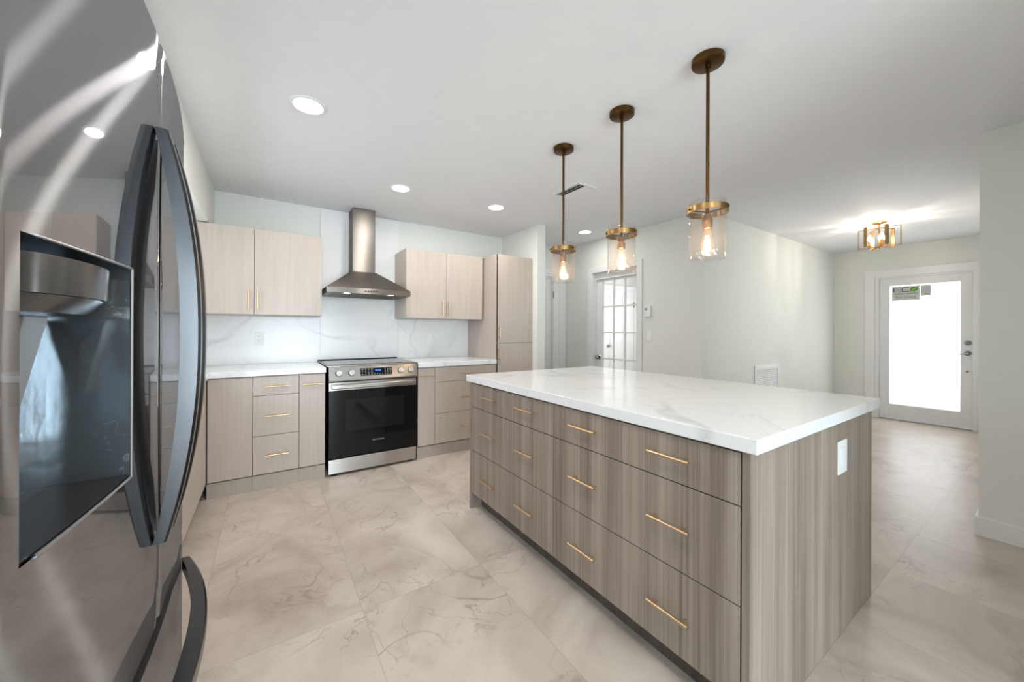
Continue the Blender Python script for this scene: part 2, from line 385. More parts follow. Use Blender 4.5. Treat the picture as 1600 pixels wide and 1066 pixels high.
# ------------------------------------------------------------------ the room shell
ZC = 2.43                       # ceiling
YB, XL, XF, YH, XE = 4.09, -1.0, 3.637, 2.03, 7.32
XK, YK, YS = 3.594, .311, -4.0
struct('floor', box(B(), XL - .15, 7.6, YS - .15, 5.6, -.06, 0), 'floor')
struct('ceiling', box(B(), XL - .15, 7.6, YS - .15, 5.6, ZC, ZC + .08), 'ceiling')
def wall_x(name, x0, x1, ya, yb, holes):      # a wall of constant X with (y0, y1, z0, z1) openings
    bm = B(); ys = sorted({ya, yb, *[h[0] for h in holes], *[h[1] for h in holes]})
    for a, b_ in zip(ys[:-1], ys[1:]):
        hs = [h for h in holes if h[0] <= a and h[1] >= b_]
        if not hs: box(bm, x0, x1, a, b_, 0, ZC)
        for h in hs:
            if h[2] > 0: box(bm, x0, x1, a, b_, 0, h[2])
            if h[3] < ZC: box(bm, x0, x1, a, b_, h[3], ZC)
    return struct(name, bm, 'wall')
def wall_y(name, y0, y1, xa, xb, holes):
    bm = B(); xs = sorted({xa, xb, *[h[0] for h in holes], *[h[1] for h in holes]})
    for a, b_ in zip(xs[:-1], xs[1:]):
        hs = [h for h in holes if h[0] <= a and h[1] >= b_]
        if not hs: box(bm, a, b_, y0, y1, 0, ZC)
        for h in hs:
            if h[2] > 0: box(bm, a, b_, y0, y1, 0, h[2])
            if h[3] < ZC: box(bm, a, b_, y0, y1, h[3], ZC)
    return struct(name, bm, 'wall')
D3 = (2.72, 3.44)
wall_y('wall_back', YB, YB + .12, XL - .12, XF + .12, [(D3[0], D3[1], 0, 2.03)])
wall_x('wall_left', XL - .12, XL, YS, YB, [(1.95, 3.15, 1.12, 1.95)])
struct('wall_pantry', box(B(), 2.535, 2.645, 3.322, YB, 0, ZC), 'wall')
FD = (2.83, 3.56)
wall_x('wall_right', XF, XF + .12, YH + .12, YB, [(FD[0], FD[1], 0, 1.996)])
wall_y('wall_hall', YH, YH + .12, XF, XE + .12, [])
ED = (.64, 1.574)
wall_x('wall_entry', XE, XE + .14, YK - .12, YH + .12, [(ED[0], ED[1], 0, 2.005)])
wall_y('wall_column', YK - .12, YK, XK, XE, [(4.1, 6.2, .75, 2.1)])
struct('wall_front', box(B(), XK, XK + .12, YS, YK - .12, 0, ZC), 'wall')
struct('wall_added_light_block', box(B(), 1.75, XK, -.62, -.50, 0, ZC), 'wall')  # added unseen wall, keeps the rear fill off the column and right side
wall_y('wall_rear', YS - .12, YS, XL - .12, XK + .12, [(-.85, 1.55, .02, 2.12)])
struct('wall_soffit', box(B(), XL, -.385, -.2, YB, 2.06, ZC), 'wall')
# side room beyond the glazed door
wall_y('wall_side_room_back', 4.9, 5.0, XF, 6.7, [])
wall_x('wall_side_room_end', 6.5, 6.6, 2.15, 4.9, [(2.9, 4.1, .9, 2.1)])
wall_x('wall_side_room_left', XF, XF + .12, YB + .12, 4.9, [])
# baseboards
struct('baseboard_column', box(B(), XK - .014, XK, YS, YK + .014, 0, .115), 'trim', bevel=.003)
struct('baseboard_column_side', box(B(), XK, XE, YK, YK + .014, 0, .115), 'trim', bevel=.003)
struct('baseboard_hall', box(B(), XF + .0, XE, YH - .014, YH, 0, .115), 'trim', bevel=.003)
bm = B(); box(bm, XF - .014, XF, YH - .014, FD[0] - .078, 0, .115); box(bm, XF - .014, XF, FD[1] + .078, YB, 0, .115)
struct('baseboard_right', bm, 'trim', bevel=.003)
struct('baseboard_pantry', box(B(), 2.53, 2.659, 3.308, 3.322, 0, .115), 'trim', bevel=.003)
# added rear patio door carries the unseen fill light; sink window lets in daylight
bm = B()
for x in (-.85, .325, 1.5): box(bm, x, x + .05, YS - .09, YS - .03, .08, 2.06)
for z in (.02, 2.06): box(bm, -.85, 1.55, YS - .09, YS - .03, z, z + .06)
w2 = struct('window_added_rear', bm, 'trim'); struct('window_pane', box(B(), -.80, 1.50, YS - .065, YS - .06, .08, 2.06), 'pane', w2)
bm = B()
for y in (1.95, 2.53, 3.11): box(bm, XL - .09, XL - .03, y, y + .04, 1.16, 1.91)
for z in (1.12, 1.91): box(bm, XL - .09, XL - .03, 1.95, 3.15, z, z + .04)
w1 = struct('window_1', bm, 'trim'); struct('window_pane', box(B(), XL - .065, XL - .06, 1.99, 3.11, 1.16, 1.91), 'pane', w1)
bm = B()
for x in (4.1, 5.13, 6.16): box(bm, x, x + .04, YK - .09, YK - .03, .79, 2.06)
for z in (.75, 2.06): box(bm, 4.1, 6.2, YK - .09, YK - .03, z, z + .04)
w4 = struct('window_added_hall', bm, 'trim'); struct('window_pane', box(B(), 4.14, 6.16, YK - .065, YK - .06, .79, 2.06), 'pane', w4)  # added window around the hidden hall fill
bm = B()
for y in (2.9, 3.48, 4.06): box(bm, 6.52, 6.58, y, y + .04, .94, 2.06)
for z in (.9, 2.06): box(bm, 6.52, 6.58, 2.9, 4.1, z, z + .04)
w3 = struct('window_added_side_room', bm, 'trim'); struct('window_pane', box(B(), 6.55, 6.555, 2.94, 4.06, .94, 2.06), 'pane', w3)  # added window that goes with the side room's extra light

# ------------------------------------------------------------------ entry door
bm = B()                                        # flat casing around the opening
CO = (.545, 1.681); box(bm, XE - .018, XE, ED[1], CO[1], 0, 2.11); box(bm, XE - .018, XE, CO[0], ED[0], 0, 2.11); box(bm, XE - .018, XE, ED[0], ED[1], 2.005, 2.11)
struct('trim_1', bm, 'trim', bevel=.003)
d1 = sroot('door_1', (XE + .05, 1.1, 0))
bm = B(); box(bm, XE, XE + .12, 1.53, ED[1], 0, 2.005); box(bm, XE, XE + .12, ED[0], .682, 0, 2.005); box(bm, XE, XE + .12, .682, 1.53, 1.984, 2.005)
struct('door_frame', bm, 'trim', d1, bevel=.002)
struct('threshold', box(B(), XE - .01, XE + .14, .682, 1.53, 0, .018), 'chrome', d1, bevel=.003)
GY, GZ = (.784, 1.427), (.218, 1.880)
X0 = XE + .022
bm = B(); box(bm, X0, X0 + .045, GY[1], 1.526, .022, 1.98); box(bm, X0, X0 + .045, .686, GY[0], .022, 1.98)
box(bm, X0, X0 + .045, GY[0], GY[1], .022, GZ[0]); box(bm, X0, X0 + .045, GY[0], GY[1], GZ[1], 1.98)
struct('door_leaf', bm, 'door', d1, bevel=.002)
struct('glass_pane', box(B(), X0 + .018, X0 + .026, GY[0], GY[1], GZ[0], GZ[1]), 'frost', d1)
def rosette(y, z, rad):
    return lathe_x(B(), [(0, -.020), (rad * .6, -.020), (rad * .9, -.013), (rad, -.006), (rad, 0)], (X0, y, z))
def lathe_x(bm, prof, c, n=28):
    rings = []
    for (rad, dx) in prof:
        if rad < 1e-6: rings.append([bm.verts.new((c[0] + dx, c[1], c[2]))])
        else: rings.append([bm.verts.new((c[0] + dx, c[1] + rad * math.cos(2 * PI * i / n), c[2] + rad * math.sin(2 * PI * i / n))) for i in range(n)])
    for a, b_ in zip(rings[:-1], rings[1:]):
        for i in range(n):
            j = (i + 1) % n
            if len(a) == 1: bm.faces.new((a[0], b_[i], b_[j]))
            elif len(b_) == 1: bm.faces.new((a[i], b_[0], a[j]))
            else: bm.faces.new((a[i], b_[i], b_[j], a[j]))
    bmesh.ops.recalc_face_normals(bm, faces=bm.faces); return bm
struct('deadbolt', rosette(.725, 1.096, .033), 'dark_chrome', d1, smooth=True)
lv = struct('lever_rosette', rosette(.725, .964, .033), 'dark_chrome', d1, smooth=True)
bm = B(); cyl(bm, (X0 - .018, .725, .964), (X0 - .055, .725, .964), .009)
sec = []
for i in range(9):
    t = i / 8; y = .718 + .118 * t; z = .966 - .010 * math.sin(t * PI) - .006 * t; h = .010 - .006 * t
    sec.append([(X0 - .060, y, z - h), (X0 - .048, y, z - h), (X0 - .048, y, z + h), (X0 - .060, y, z + h)])
sweep(bm, sec); struct('lever_handle', bm, 'chrome', lv, smooth=True)
struct('lock_cylinder', rosette(.727, .735, .014), 'dark_chrome', d1, smooth=True)
for z in (1.78, .25):
    struct('door_hinge', cyl(B(), (XE + .018, .683, z - .05), (XE + .018, .683, z + .05), .005), 'trim', d1)

# stickers on the entry glass
st = thing('window_sticker', 'grey sticker reading ECO with a green leaf on the entry door glass', 'sticker', (X0 + .0172, 1.2725, 1.67))
XS_ = X0 + .0168
obj('sticker_sheet', box(B(), XS_, X0 + .0178, 1.139, 1.406, 1.67, 1.864), 'sticker', st)
RX, UZ = (0, -1, 0), (0, 0, 1)
bm = B()
def rr(bm, y, z, wdt, hgt, t):                  # one bar of the lettering
    box(bm, XS_ - .0012, XS_ - .0002, y - wdt, y, z, z + hgt)
for (z0) in (1.787, 1.813, 1.839): rr(bm, 1.385, z0, .066, .0085, 0)
prism(bm, [(1.392, 1.795), (1.392, 1.838), (1.385, 1.8475), (1.383, 1.839), (1.383, 1.7955), (1.385, 1.787)], 'X', XS_ - .0012, XS_ - .0002)
rr(bm, 1.300, 1.787, .062, .0085, 0); rr(bm, 1.300, 1.839, .062, .0085, 0)
prism(bm, [(1.310, 1.799), (1.310, 1.836), (1.300, 1.8475), (1.297, 1.839), (1.301, 1.833), (1.301, 1.800), (1.298, 1.795), (1.300, 1.787)], 'X', XS_ - .0012, XS_ - .0002)
obj('lettering', bm, 'ink', st)
obj('small_lettering', text(B(), 'window systems', .033, (XS_ - .0006, 1.272, 1.752), RX, UZ, sx=1.02), 'ink', st)
obj('lower_lettering', text(B(), 'Eco Guard', .044, (XS_ - .0006, 1.272, 1.700), RX, UZ, sx=1.02), 'ink_olive', st)
pts = []
for i in range(13): pts.append((1.185 + .034 * math.cos(PI / 2 + PI / 2 * i / 12), 1.822 + .032 * math.sin(PI / 2 + PI / 2 * i / 12)))
pts = [(1.229, 1.786), (1.231, 1.812), (1.224, 1.838), (1.205, 1.851), (1.155, 1.853), (1.153, 1.826), (1.160, 1.802), (1.180, 1.788)]
lf = obj('leaf_emblem', prism(B(), pts, 'X', XS_ - .0012, XS_ - .0002), 'leaf', st, bevel=.0004)
bm = B(); prism(bm, [(1.229, 1.787), (1.170, 1.843), (1.166, 1.840), (1.226, 1.786)], 'X', XS_ - .0022, XS_ - .0012)
prism(bm, [(1.205, 1.812), (1.206, 1.838), (1.201, 1.812)], 'X', XS_ - .0022, XS_ - .0012); prism(bm, [(1.195, 1.816), (1.172, 1.812), (1.194, 1.821)], 'X', XS_ - .0022, XS_ - .0012)
obj('leaf_vein', bm, 'leaf_light', lf)
st2 = thing('window_sticker', 'small plain grey square sticker beside the ECO sticker on the entry glass', 'sticker', (X0 + .0172, 1.085, 1.722))
obj('sticker_sheet', box(B(), XS_, X0 + .0178, 1.038, 1.131, 1.722, 1.859), 'sticker_grey', st2)
obj('printed_line', box(B(), XS_ - .001, XS_ - .0002, 1.068, 1.101, 1.742, 1.748), 'ink', st2)

# ------------------------------------------------------------------ glazed door in the right wall
bm = B(); box(bm, XF - .016, XF, FD[1], FD[1] + .075, 0, 2.07); box(bm, XF - .016, XF, FD[0] - .075, FD[0], 0, 2.07); box(bm, XF - .016, XF, FD[0], FD[1], 1.996, 2.07)
struct('trim_2', bm, 'trim', bevel=.003)
d2 = sroot('door_2', (XF + .09, 3.19, 0))
bm = B(); box(bm, XF, XF + .12, 3.548, FD[1], 0, 1.996); box(bm, XF, XF + .12, FD[0], 2.842, 0, 1.996); box(bm, XF + .05, XF + .12, 2.842, 3.548, 1.912, 1.996)
struct('door_frame', bm, 'trim', d2, bevel=.002)
XD = XF + .082
bm = B(); gy = [2.905, 3.087, 3.268, 3.450]; gz = [.18 + .342 * i for i in range(6)]
box(bm, XD, XD + .036, 3.45, 3.546, .01, 1.91); box(bm, XD, XD + .036, 2.844, 2.905, .01, 1.91)
box(bm, XD, XD + .036, 2.905, 3.45, .01, gz[0]); box(bm, XD, XD + .036, 2.905, 3.45, gz[5], 1.91)
for y in gy[1:3]: box(bm, XD + .004, XD + .032, y - .009, y + .009, gz[0], gz[5])
for z in gz[1:5]: box(bm, XD + .002, XD + .034, 2.905, 3.45, z - .010, z + .010)
struct('door_leaf', bm, 'door', d2, bevel=.0015)
struct('glass_pane', box(B(), XD + .015, XD + .019, 2.905, 3.45, gz[0], gz[5]), 'pane', d2)
k = struct('knob_rosette', lathe_x(B(), [(0, -.008), (.028, -.008), (.032, -.003), (.032, 0)], (XD, 3.505, .876)), 'dark_chrome', d2, smooth=True)
struct('door_knob', lathe_x(B(), [(0, -.062), (.016, -.061), (.026, -.052), (.028, -.042), (.022, -.030), (.011, -.024), (.010, -.006)], (XD, 3.505, .876)), 'dark_chrome', k, smooth=True)
# panelled door seen through the glass
d4 = sroot('door_4', (5.73, 4.86, 0))
def panel_door(parent, x0, x1, y, ztop):        # faces -Y
    wd = x1 - x0; bm = B(); box(bm, x0, x1, y, y + .036, .01, ztop)
    for cx in (x0 + wd * .28, x1 - wd * .28):
        for (a, b_) in ((.22, .80), (.98, 1.56), (1.68, 1.92)):
            hw = wd * .15
            box(bm, cx - hw, cx + hw, y - .006, y, a, b_)
    return struct('door_leaf', bm, 'door', parent, bevel=.004)
panel_door(d4, 5.33, 6.13, 4.85, 2.03)
bm = B(); box(bm, 5.25, 5.33, 4.84, 4.9, 0, 2.11); box(bm, 6.13, 6.21, 4.84, 4.9, 0, 2.11); box(bm, 5.33, 6.13, 4.84, 4.9, 2.03, 2.11)
struct('door_frame', bm, 'trim', d4, bevel=.003)
bm = B(); cyl(bm, (5.40, 4.85, .95), (5.40, 4.80, .95), .026); cyl(bm, (5.40, 4.80, .95), (5.52, 4.80, .95), .009); struct('door_handle', bm, 'dark_chrome', d4, smooth=True)
for z in (1.75, .3): struct('door_hinge', box(B(), 6.115, 6.142, 4.838, 4.852, z - .05, z + .05), 'dark_chrome', d4)
# door at the end of the passage
bm = B(); box(bm, D3[1], D3[1] + .07, YB - .008, YB, 0, 2.06); box(bm, D3[1] + .07, XF - .002, YB - .018, YB, 0, 2.105); box(bm, D3[1] + .15, XF - .014, YB - .022, YB - .018, 0, 2.095); box(bm, D3[0] - .09, D3[0], YB - .016, YB, 0, 2.105); box(bm, D3[0], D3[1], YB - .016, YB, 2.03, 2.105)
struct('trim_3', bm, 'trim', bevel=.004)
d3 = sroot('door_3', (3.16, YB + .06, 0))
bm = B(); box(bm, D3[1] - .03, D3[1], YB - .004, YB + .12, 0, 2.03); box(bm, D3[0], D3[0] + .03, YB - .004, YB + .12, 0, 2.03); box(bm, D3[0] + .03, D3[1] - .03, YB - .004, YB + .12, 2.0, 2.03)
struct('door_frame', bm, 'trim', d3)
panel_door(d3, D3[0] + .032, D3[1] - .032, YB + .06, 1.99)
for z in (1.745, .3): struct('door_hinge', box(B(), D3[1] - .040, D3[1] - .026, YB - .010, YB + .0, z - .045, z + .045), 'dark_chrome', d3)

# ------------------------------------------------------------------ cabinet hardware
def bar_handle(parent, c, axis, face, length=.155, m_='gold', r_=.0052, so=.028):
    """a bar pull centred at c on the door surface; face = unit vector out of the door"""
    c = Vector(c); f = Vector(face); a = {'X': Vector((1, 0, 0)), 'Y': Vector((0, 1, 0)), 'Z': Vector((0, 0, 1))}[axis]
    bm = B(); p = c + f * so
    cyl(bm, p - a * length / 2, p + a * length / 2, r_, n=14)
    for s in (-1, 1):
        q = c + a * s * (length / 2 - .022); cyl(bm, q + f * .0005, q + f * (so - .001), r_ * .85, n=10)
    return obj('handle', bm, m_, parent, smooth=True)
FY = (0, -1, 0); FXN = (-1, 0, 0); FX = (1, 0, 0)
YF = 3.412; DT = .019; G = .0016
def front_y(parent, name, x0, x1, z0, z1, y=YF, m_='light_wood'):
    return obj(name, box(B(), x0 + G, x1 - G, y, y + DT, z0 + G, z1 - G), m_, parent, bevel=.0012)
def base_y(label, x0, x1, zt=.871, y=YF, yb=YB - .002):
    t = thing('base_cabinet', label, 'cabinet', ((x0 + x1) / 2, (y + yb) / 2, 0), 'base cabinets of the kitchen runs')
    obj('body', box(B(), x0 + .0005, x1 - .0005, y + DT + .002, yb, .112, zt), 'carcass', t)
    obj('toe_kick', box(B(), x0 + .0005, x1 - .0005, y + .014, y + .03, 0, .110), 'kick_wood', t)
    return t
ZD = (.119, .412, .720, .868)
# back wall, left of the range
XC = -.363
t = base_y('pale base cabinet with one plain handleless door in the inside corner', XC + .0, -.0905)
front_y(t, 'door', XC + .004, -.0905, ZD[0], ZD[3])
t = base_y('pale three-drawer base cabinet left of the range', -.0905, .2135)
for i in range(3):
    d = front_y(t, 'drawer', -.0905, .2135, ZD[i], ZD[i + 1]); bar_handle(d, (.066, YF, (.262, .563, .788)[i]), 'X', FY)
t = base_y('narrow pale pull-out cabinet touching the left side of the range', .2135, .402)
d = front_y(t, 'door', .2135, .402, ZD[0], ZD[3]); bar_handle(d, (.312, YF, .788), 'X', FY)
# right of the range
t = base_y('narrow pale pull-out cabinet touching the right side of the range', 1.190, 1.360)
d = front_y(t, 'door', 1.190, 1.360, ZD[0], ZD[3]); bar_handle(d, (1.272, YF, .795), 'X', FY)
t = base_y('pale three-drawer base cabinet between the range side and the tall pantry', 1.360, 2.049)
for i in range(3):
    d = front_y(t, 'drawer', 1.360, 2.049, ZD[i], ZD[i + 1]); bar_handle(d, (1.705, YF, (.262, .563, .797)[i]), 'X', FY)
# left wall run (faces +X)
def base_x(label, y0, y1, hand):
    xb = XL + .002
    t = thing('base_cabinet', label, 'cabinet', ((XC + xb) / 2, (y0 + y1) / 2, 0), 'base cabinets of the kitchen runs')
    obj('body', box(B(), xb, XC - DT - .002, y0 + .0005, y1 - .0005, .112, .871), 'carcass', t)
    obj('toe_kick', box(B(), XC - .075, XC - .06, y0 + .0005, y1 - .0005, 0, .110), 'kick_wood', t)
    ym = (y0 + y1) / 2
    for a, b_, hy in ((y0, ym, ym - .075), (ym, y1, ym + .075)):
        d = obj('door', box(B(), XC - DT, XC, a + G, b_ - G, ZD[0] + G, ZD[3] - G), 'light_wood', t, bevel=.0012)
        bar_handle(d, (XC, hy, .768), 'Z', FX)
base_x('pale two-door base cabinet on the left wall next to the inside corner', 2.45, 3.405, True)
base_x('pale two-door base cabinet on the left wall right behind the refrigerator', 1.46, 2.45, True)
# tall pantry
XP = (2.051, 2.531)
t = thing('pantry_cabinet', 'tall pale two-door pantry cabinet at the right end of the kitchen wall', 'cabinet', (2.29, 3.75, 0))
obj('body', box(B(), XP[0], XP[1], YF + DT + .002, YB - .002, .112, 2.054), 'light_wood', t, bevel=.001)
obj('side_panel', box(B(), XP[0], XP[0] + .018, YF, YF + DT + .002, .112, 2.054), 'light_wood', t)
obj('toe_kick', box(B(), XP[0], XP[1], YF + .014, YF + .03, 0, .11), 'kick_wood', t)
d = front_y(t, 'door', XP[0] + .001, XP[1], .119, 1.090); bar_handle(d, (2.083, YF, .972), 'Z', FY, .14)
d = front_y(t, 'door', XP[0] + .001, XP[1], 1.092, 2.054); bar_handle(d, (2.083, YF, 1.203), 'Z', FY, .14)
# uppers
YU = 3.685; ZU = (1.350, 2.054)
def upper(label, x0, x1, hx, hz):
    t = thing('wall_cabinet', label, 'cabinet', ((x0 + x1) / 2, 3.88, ZU[0]), 'upper cabinets on the back wall')
    obj('body', box(B(), x0, x1, YU + DT + .002, YB - .002, ZU[0], ZU[1]), 'light_wood', t, bevel=.001)
    xm = (x0 + x1) / 2
    for a, b_, h in ((x0, xm, hx[0]), (xm, x1, hx[1])):
        d = front_y(t, 'door', a, b_, ZU[0], ZU[1], YU); bar_handle(d, (h, YU, hz), 'Z', FY)
upper('pale two-door wall cabinet left of the range hood', -.586, .405, (-.128, -.066), 1.470)
upper('pale two-door wall cabinet right of the range hood', 1.159, 2.030, (1.551, 1.614), 1.462)

# ------------------------------------------------------------------ counters and splash
bm = B()
prism(bm, [(XL + .002, 1.46), (XC + .018, 1.46), (XC + .018, YF - .018), (.405, YF - .018), (.405, YB - .016), (XL + .002, YB - .016)], 'Z', .873, .916)
tag(obj('countertop', bm, 'quartz', bevel=.002), 'white quartz countertop left of the range wrapping the corner', 'countertop', 'quartz countertops on the wall runs')
tag(obj('countertop', box(B(), 1.187, 2.049, YF - .018, YB - .016, .873, .916), 'quartz', bevel=.002), 'white quartz countertop between the range and the tall pantry', 'countertop', 'quartz countertops on the wall runs')
sp = [(XL + .002, .4315, 1.3485, 'veined white quartz backsplash left of the range under the cabinet'), (1.193, 2.049, 1.3485, 'veined white quartz backsplash between the hood wall and the pantry')]
for x0, x1, zt, lb in sp:
    tag(obj('backsplash', box(B(), x0, x1, YB - .013, YB - .001, .9165, zt), 'splash'), lb, 'backsplash', 'quartz backsplash slabs')
tag(obj('backsplash', box(B(), .4325, 1.192, YB - .013, YB - .001, .9165, 2.424), 'splash'), 'full height veined quartz slab behind the range hood', 'backsplash', 'quartz backsplash slabs')

# ------------------------------------------------------------------ range hood
XH = (.424, 1.164); YHf = 3.56; YW = YB - .014
t = thing('range_hood', 'stainless steel chimney range hood above the range', 'range hood', (.794, 3.8, 1.555))
bm = B()
cx0, cx1, cyf = .690, .904, 3.875; zl0, zl1, zp = 1.555, 1.605, 1.800
lo = [(XH[0], YHf), (XH[1], YHf), (XH[1], YW), (XH[0], YW)]; hi = [(cx0 - .01, cyf - .012), (cx1 + .01, cyf - .012), (cx1 + .01, YW), (cx0 - .01, YW)]
V0 = [bm.verts.new((x, y, zl1)) for x, y in lo]; V1 = [bm.verts.new((x, y, zp)) for x, y in hi]
for i in range(4): bm.faces.new((V0[i], V0[(i + 1) % 4], V1[(i + 1) % 4], V1[i]))
bm.faces.new(V1); bm.faces.new(V0[::-1])
obj('canopy', bm, 'hood_steel', t, bevel=.003)
bm = B()
box(bm, XH[0], XH[1], YHf, YHf + .012, zl0, zl1); box(bm, XH[0], XH[1], YW - .012, YW, zl0, zl1)
box(bm, XH[0], XH[0] + .012, YHf + .012, YW - .012, zl0, zl1); box(bm, XH[1] - .012, XH[1], YHf + .012, YW - .012, zl0, zl1)
lip = obj('rim', bm, 'hood_steel', t, bevel=.003)
for i in range(5):
    x = .748 + i * .024; obj('button', cyl(B(), (x, YHf + .001, 1.583), (x, YHf - .004, 1.583), .0065, n=14), 'black', lip)
un = obj('underside_panel', box(B(), XH[0] + .012, XH[1] - .012, YHf + .012, YW - .012, 1.563, 1.572), 'grey_plastic', t)
bm = B()
for i in range(26):
    y = YHf + .10 + i * .015; box(bm, XH[0] + .07, XH[1] - .07, y, y + .006, 1.559, 1.563)
obj('grease_filter', bm, 'hood_steel', un)
for x in (.600, .995): obj('lamp', cyl(B(), (x, YHf + .055, 1.560), (x, YHf + .055, 1.5645), .030, n=24), 'hood_led', un)
bm = box(B(), cx0, cx1, cyf, YW, zp - .005, 2.426)
ch = obj('chimney', bm, 'hood_steel', t, bevel=.004)
bm = B()
for i in range(3):
    for j in range(2): box(bm, cx0 - .001, cx0 + .003, cyf + .03 + j * .075, cyf + .09 + j * .075, 2.335 + i * .025, 2.347 + i * .025)
obj('vent_slot', bm, 'black', ch)

# ------------------------------------------------------------------ slide-in range
XR = (.424, 1.170); YR = 3.398
t = thing('range', 'stainless slide-in electric range with black glass oven door', 'range', (.797, 3.7, 0))
obj('body', box(B(), XR[0] + .004, XR[1] - .004, YR + .045, YB - .02, .035, .898), 'black', t)
for x in (XR[0] + .05, XR[1] - .05):
    for y in (YR + .035, YB - .1): obj('foot', cyl(B(), (x, y, 0), (x, y, .036), .022, n=16), 'black', t)
ck = obj('cooktop', box(B(), XR[0] - .012, XR[1] + .014, YR + .0, YB - .05, .917, .926), 'steel', t, bevel=.003)
obj('glass_top', box(B(), XR[0] + .004, XR[1] - .004, YR + .06, YB - .06, .9255, .9285), 'black_glass', ck, bevel=.001)
obj('rear_trim', box(B(), XR[0] - .012, XR[1] + .004, YB - .052, YB - .018, .917, .936), 'black', ck)
# sloped control panel
bm = B(); prism(bm, [(YR + .05, .795), (YR - .022, .795), (YR - .024, .806), (YR + .004, .9168), (YR + .05, .9168)], 'X', XR[0], XR[1] + .004)
cp = obj('control_panel', bm, 'steel', t, bevel=.003)
sl = Vector((0, .028, .1108)).normalized(); nrm = Vector((0, -sl.z, sl.y))
def on_panel(x, s, lift=0):     # s: metres up the sloped face from its lower edge
    return Vector((x, YR - .024, .806)) + sl * s + nrm * lift
bm = B(); a = [on_panel(x, s, l) for l in (.0004, .002) for x, s in ((.672, .025), (.938, .025), (.938, .090), (.672, .090))]
vs = [bm.verts.new(p) for p in a]
for f in ((0, 1, 2, 3), (7, 6, 5, 4), (0, 4, 5, 1), (1, 5, 6, 2), (2, 6, 7, 3), (3, 7, 4, 0)): bm.faces.new([vs[i] for i in f])
dp = obj('display', bm, 'black_glass', cp)
def chip(bm, x, s, wx, hs, l0=.0021, l1=.0026):
    a = [on_panel(xx, ss, l) for l in (l0, l1) for xx, ss in ((x - wx, s - hs), (x + wx, s - hs), (x + wx, s + hs), (x - wx, s + hs))]
    vs = [bm.verts.new(p) for p in a]
    for f in ((0, 1, 2, 3), (7, 6, 5, 4), (0, 4, 5, 1), (1, 5, 6, 2), (2, 6, 7, 3), (3, 7, 4, 0)): bm.faces.new([vs[i] for i in f])
bm = B()
for i in range(4):
    for j in range(4): chip(bm, .688 + i * .026, .035 + j * .015, .006 if (i + j) % 3 else .008, .0018)
for i in range(3):
    for j in range(4): chip(bm, .880 + i * .022, .035 + j * .015, .005, .0018)
for i in range(4): chip(bm, .790 + i * .022, .036, .005, .002)
obj('touch_markings', bm, 'mark', dp)
bm = B()
for x in (.800, .812, .828, .840):
    chip(bm, x, .073, .003, .0012); chip(bm, x, .063, .003, .0012); chip(bm, x - .0035, .068, .001, .004); chip(bm, x + .0035, .068, .001, .004)
obj('clock_digits', bm, 'blue_led', dp)
for x in (.500, .600, 1.016, 1.108):
    bm = B(); c0 = on_panel(x, .055, .001); cyl(bm, c0, c0 + nrm * .006, .027, n=28)
    kb = obj('burner_knob', bm, 'black', cp, smooth=True)
    bm = B(); cyl(bm, c0 + nrm * .006, c0 + nrm * .026, .0245, .0225, n=28); kd = obj('knob_cap', bm, 'knob', kb, smooth=True)
    bm = B(); a = [c0 + nrm * l + Vector((dx, 0, 0)) + sl * s for l in (.025, .036) for dx, s in ((-.0055, -.021), (.0055, -.021), (.0055, .021), (-.0055, .021))]
    vs = [bm.verts.new(p) for p in a]
    for f in ((0, 1, 2, 3), (7, 6, 5, 4), (0, 4, 5, 1), (1, 5, 6, 2), (2, 6, 7, 3), (3, 7, 4, 0)): bm.faces.new([vs[i] for i in f])
    obj('knob_grip', bm, 'knob', kb, bevel=.002)
# oven door
od = obj('oven_door', box(B(), XR[0] + .002, XR[1] - .002, YR, YR + .043, .146, .714), 'black_glass', t, bevel=.002)
obj('door_band', box(B(), XR[0] + .002, XR[1] - .002, YR - .001, YR + .043, .715, .784), 'steel', od, bevel=.002)
obj('oven_window', box(B(), .556, 1.055, YR - .0008, YR + .002, .365, .632), 'window_glass', od)
obj('brand_name', text(B(), 'SAMSUNG', .0175, (.826, YR - .0006, .254), (1, 0, 0), (0, 0, 1), depth=.0004, sx=1.25), 'logo_grey', od)
bm = B(); prism(bm, [(YR - .052, .738), (YR - .052, .762), (YR - .044, .768), (YR - .034, .764), (YR - .034, .736), (YR - .044, .732)], 'X', XR[0] + .02, XR[1] - .02)
hb = obj('door_handle', bm, 'steel', od, bevel=.002)
for x in (XR[0] + .034, XR[1] - .034): obj('handle_bracket', box(B(), x - .012, x + .012, YR - .036, YR - .001, .737, .763), 'steel', od, bevel=.002)
obj('storage_drawer', box(B(), XR[0] + .001, XR[1] - .001, YR - .002, YR + .045, .022, .139), 'steel', t, bevel=.002)

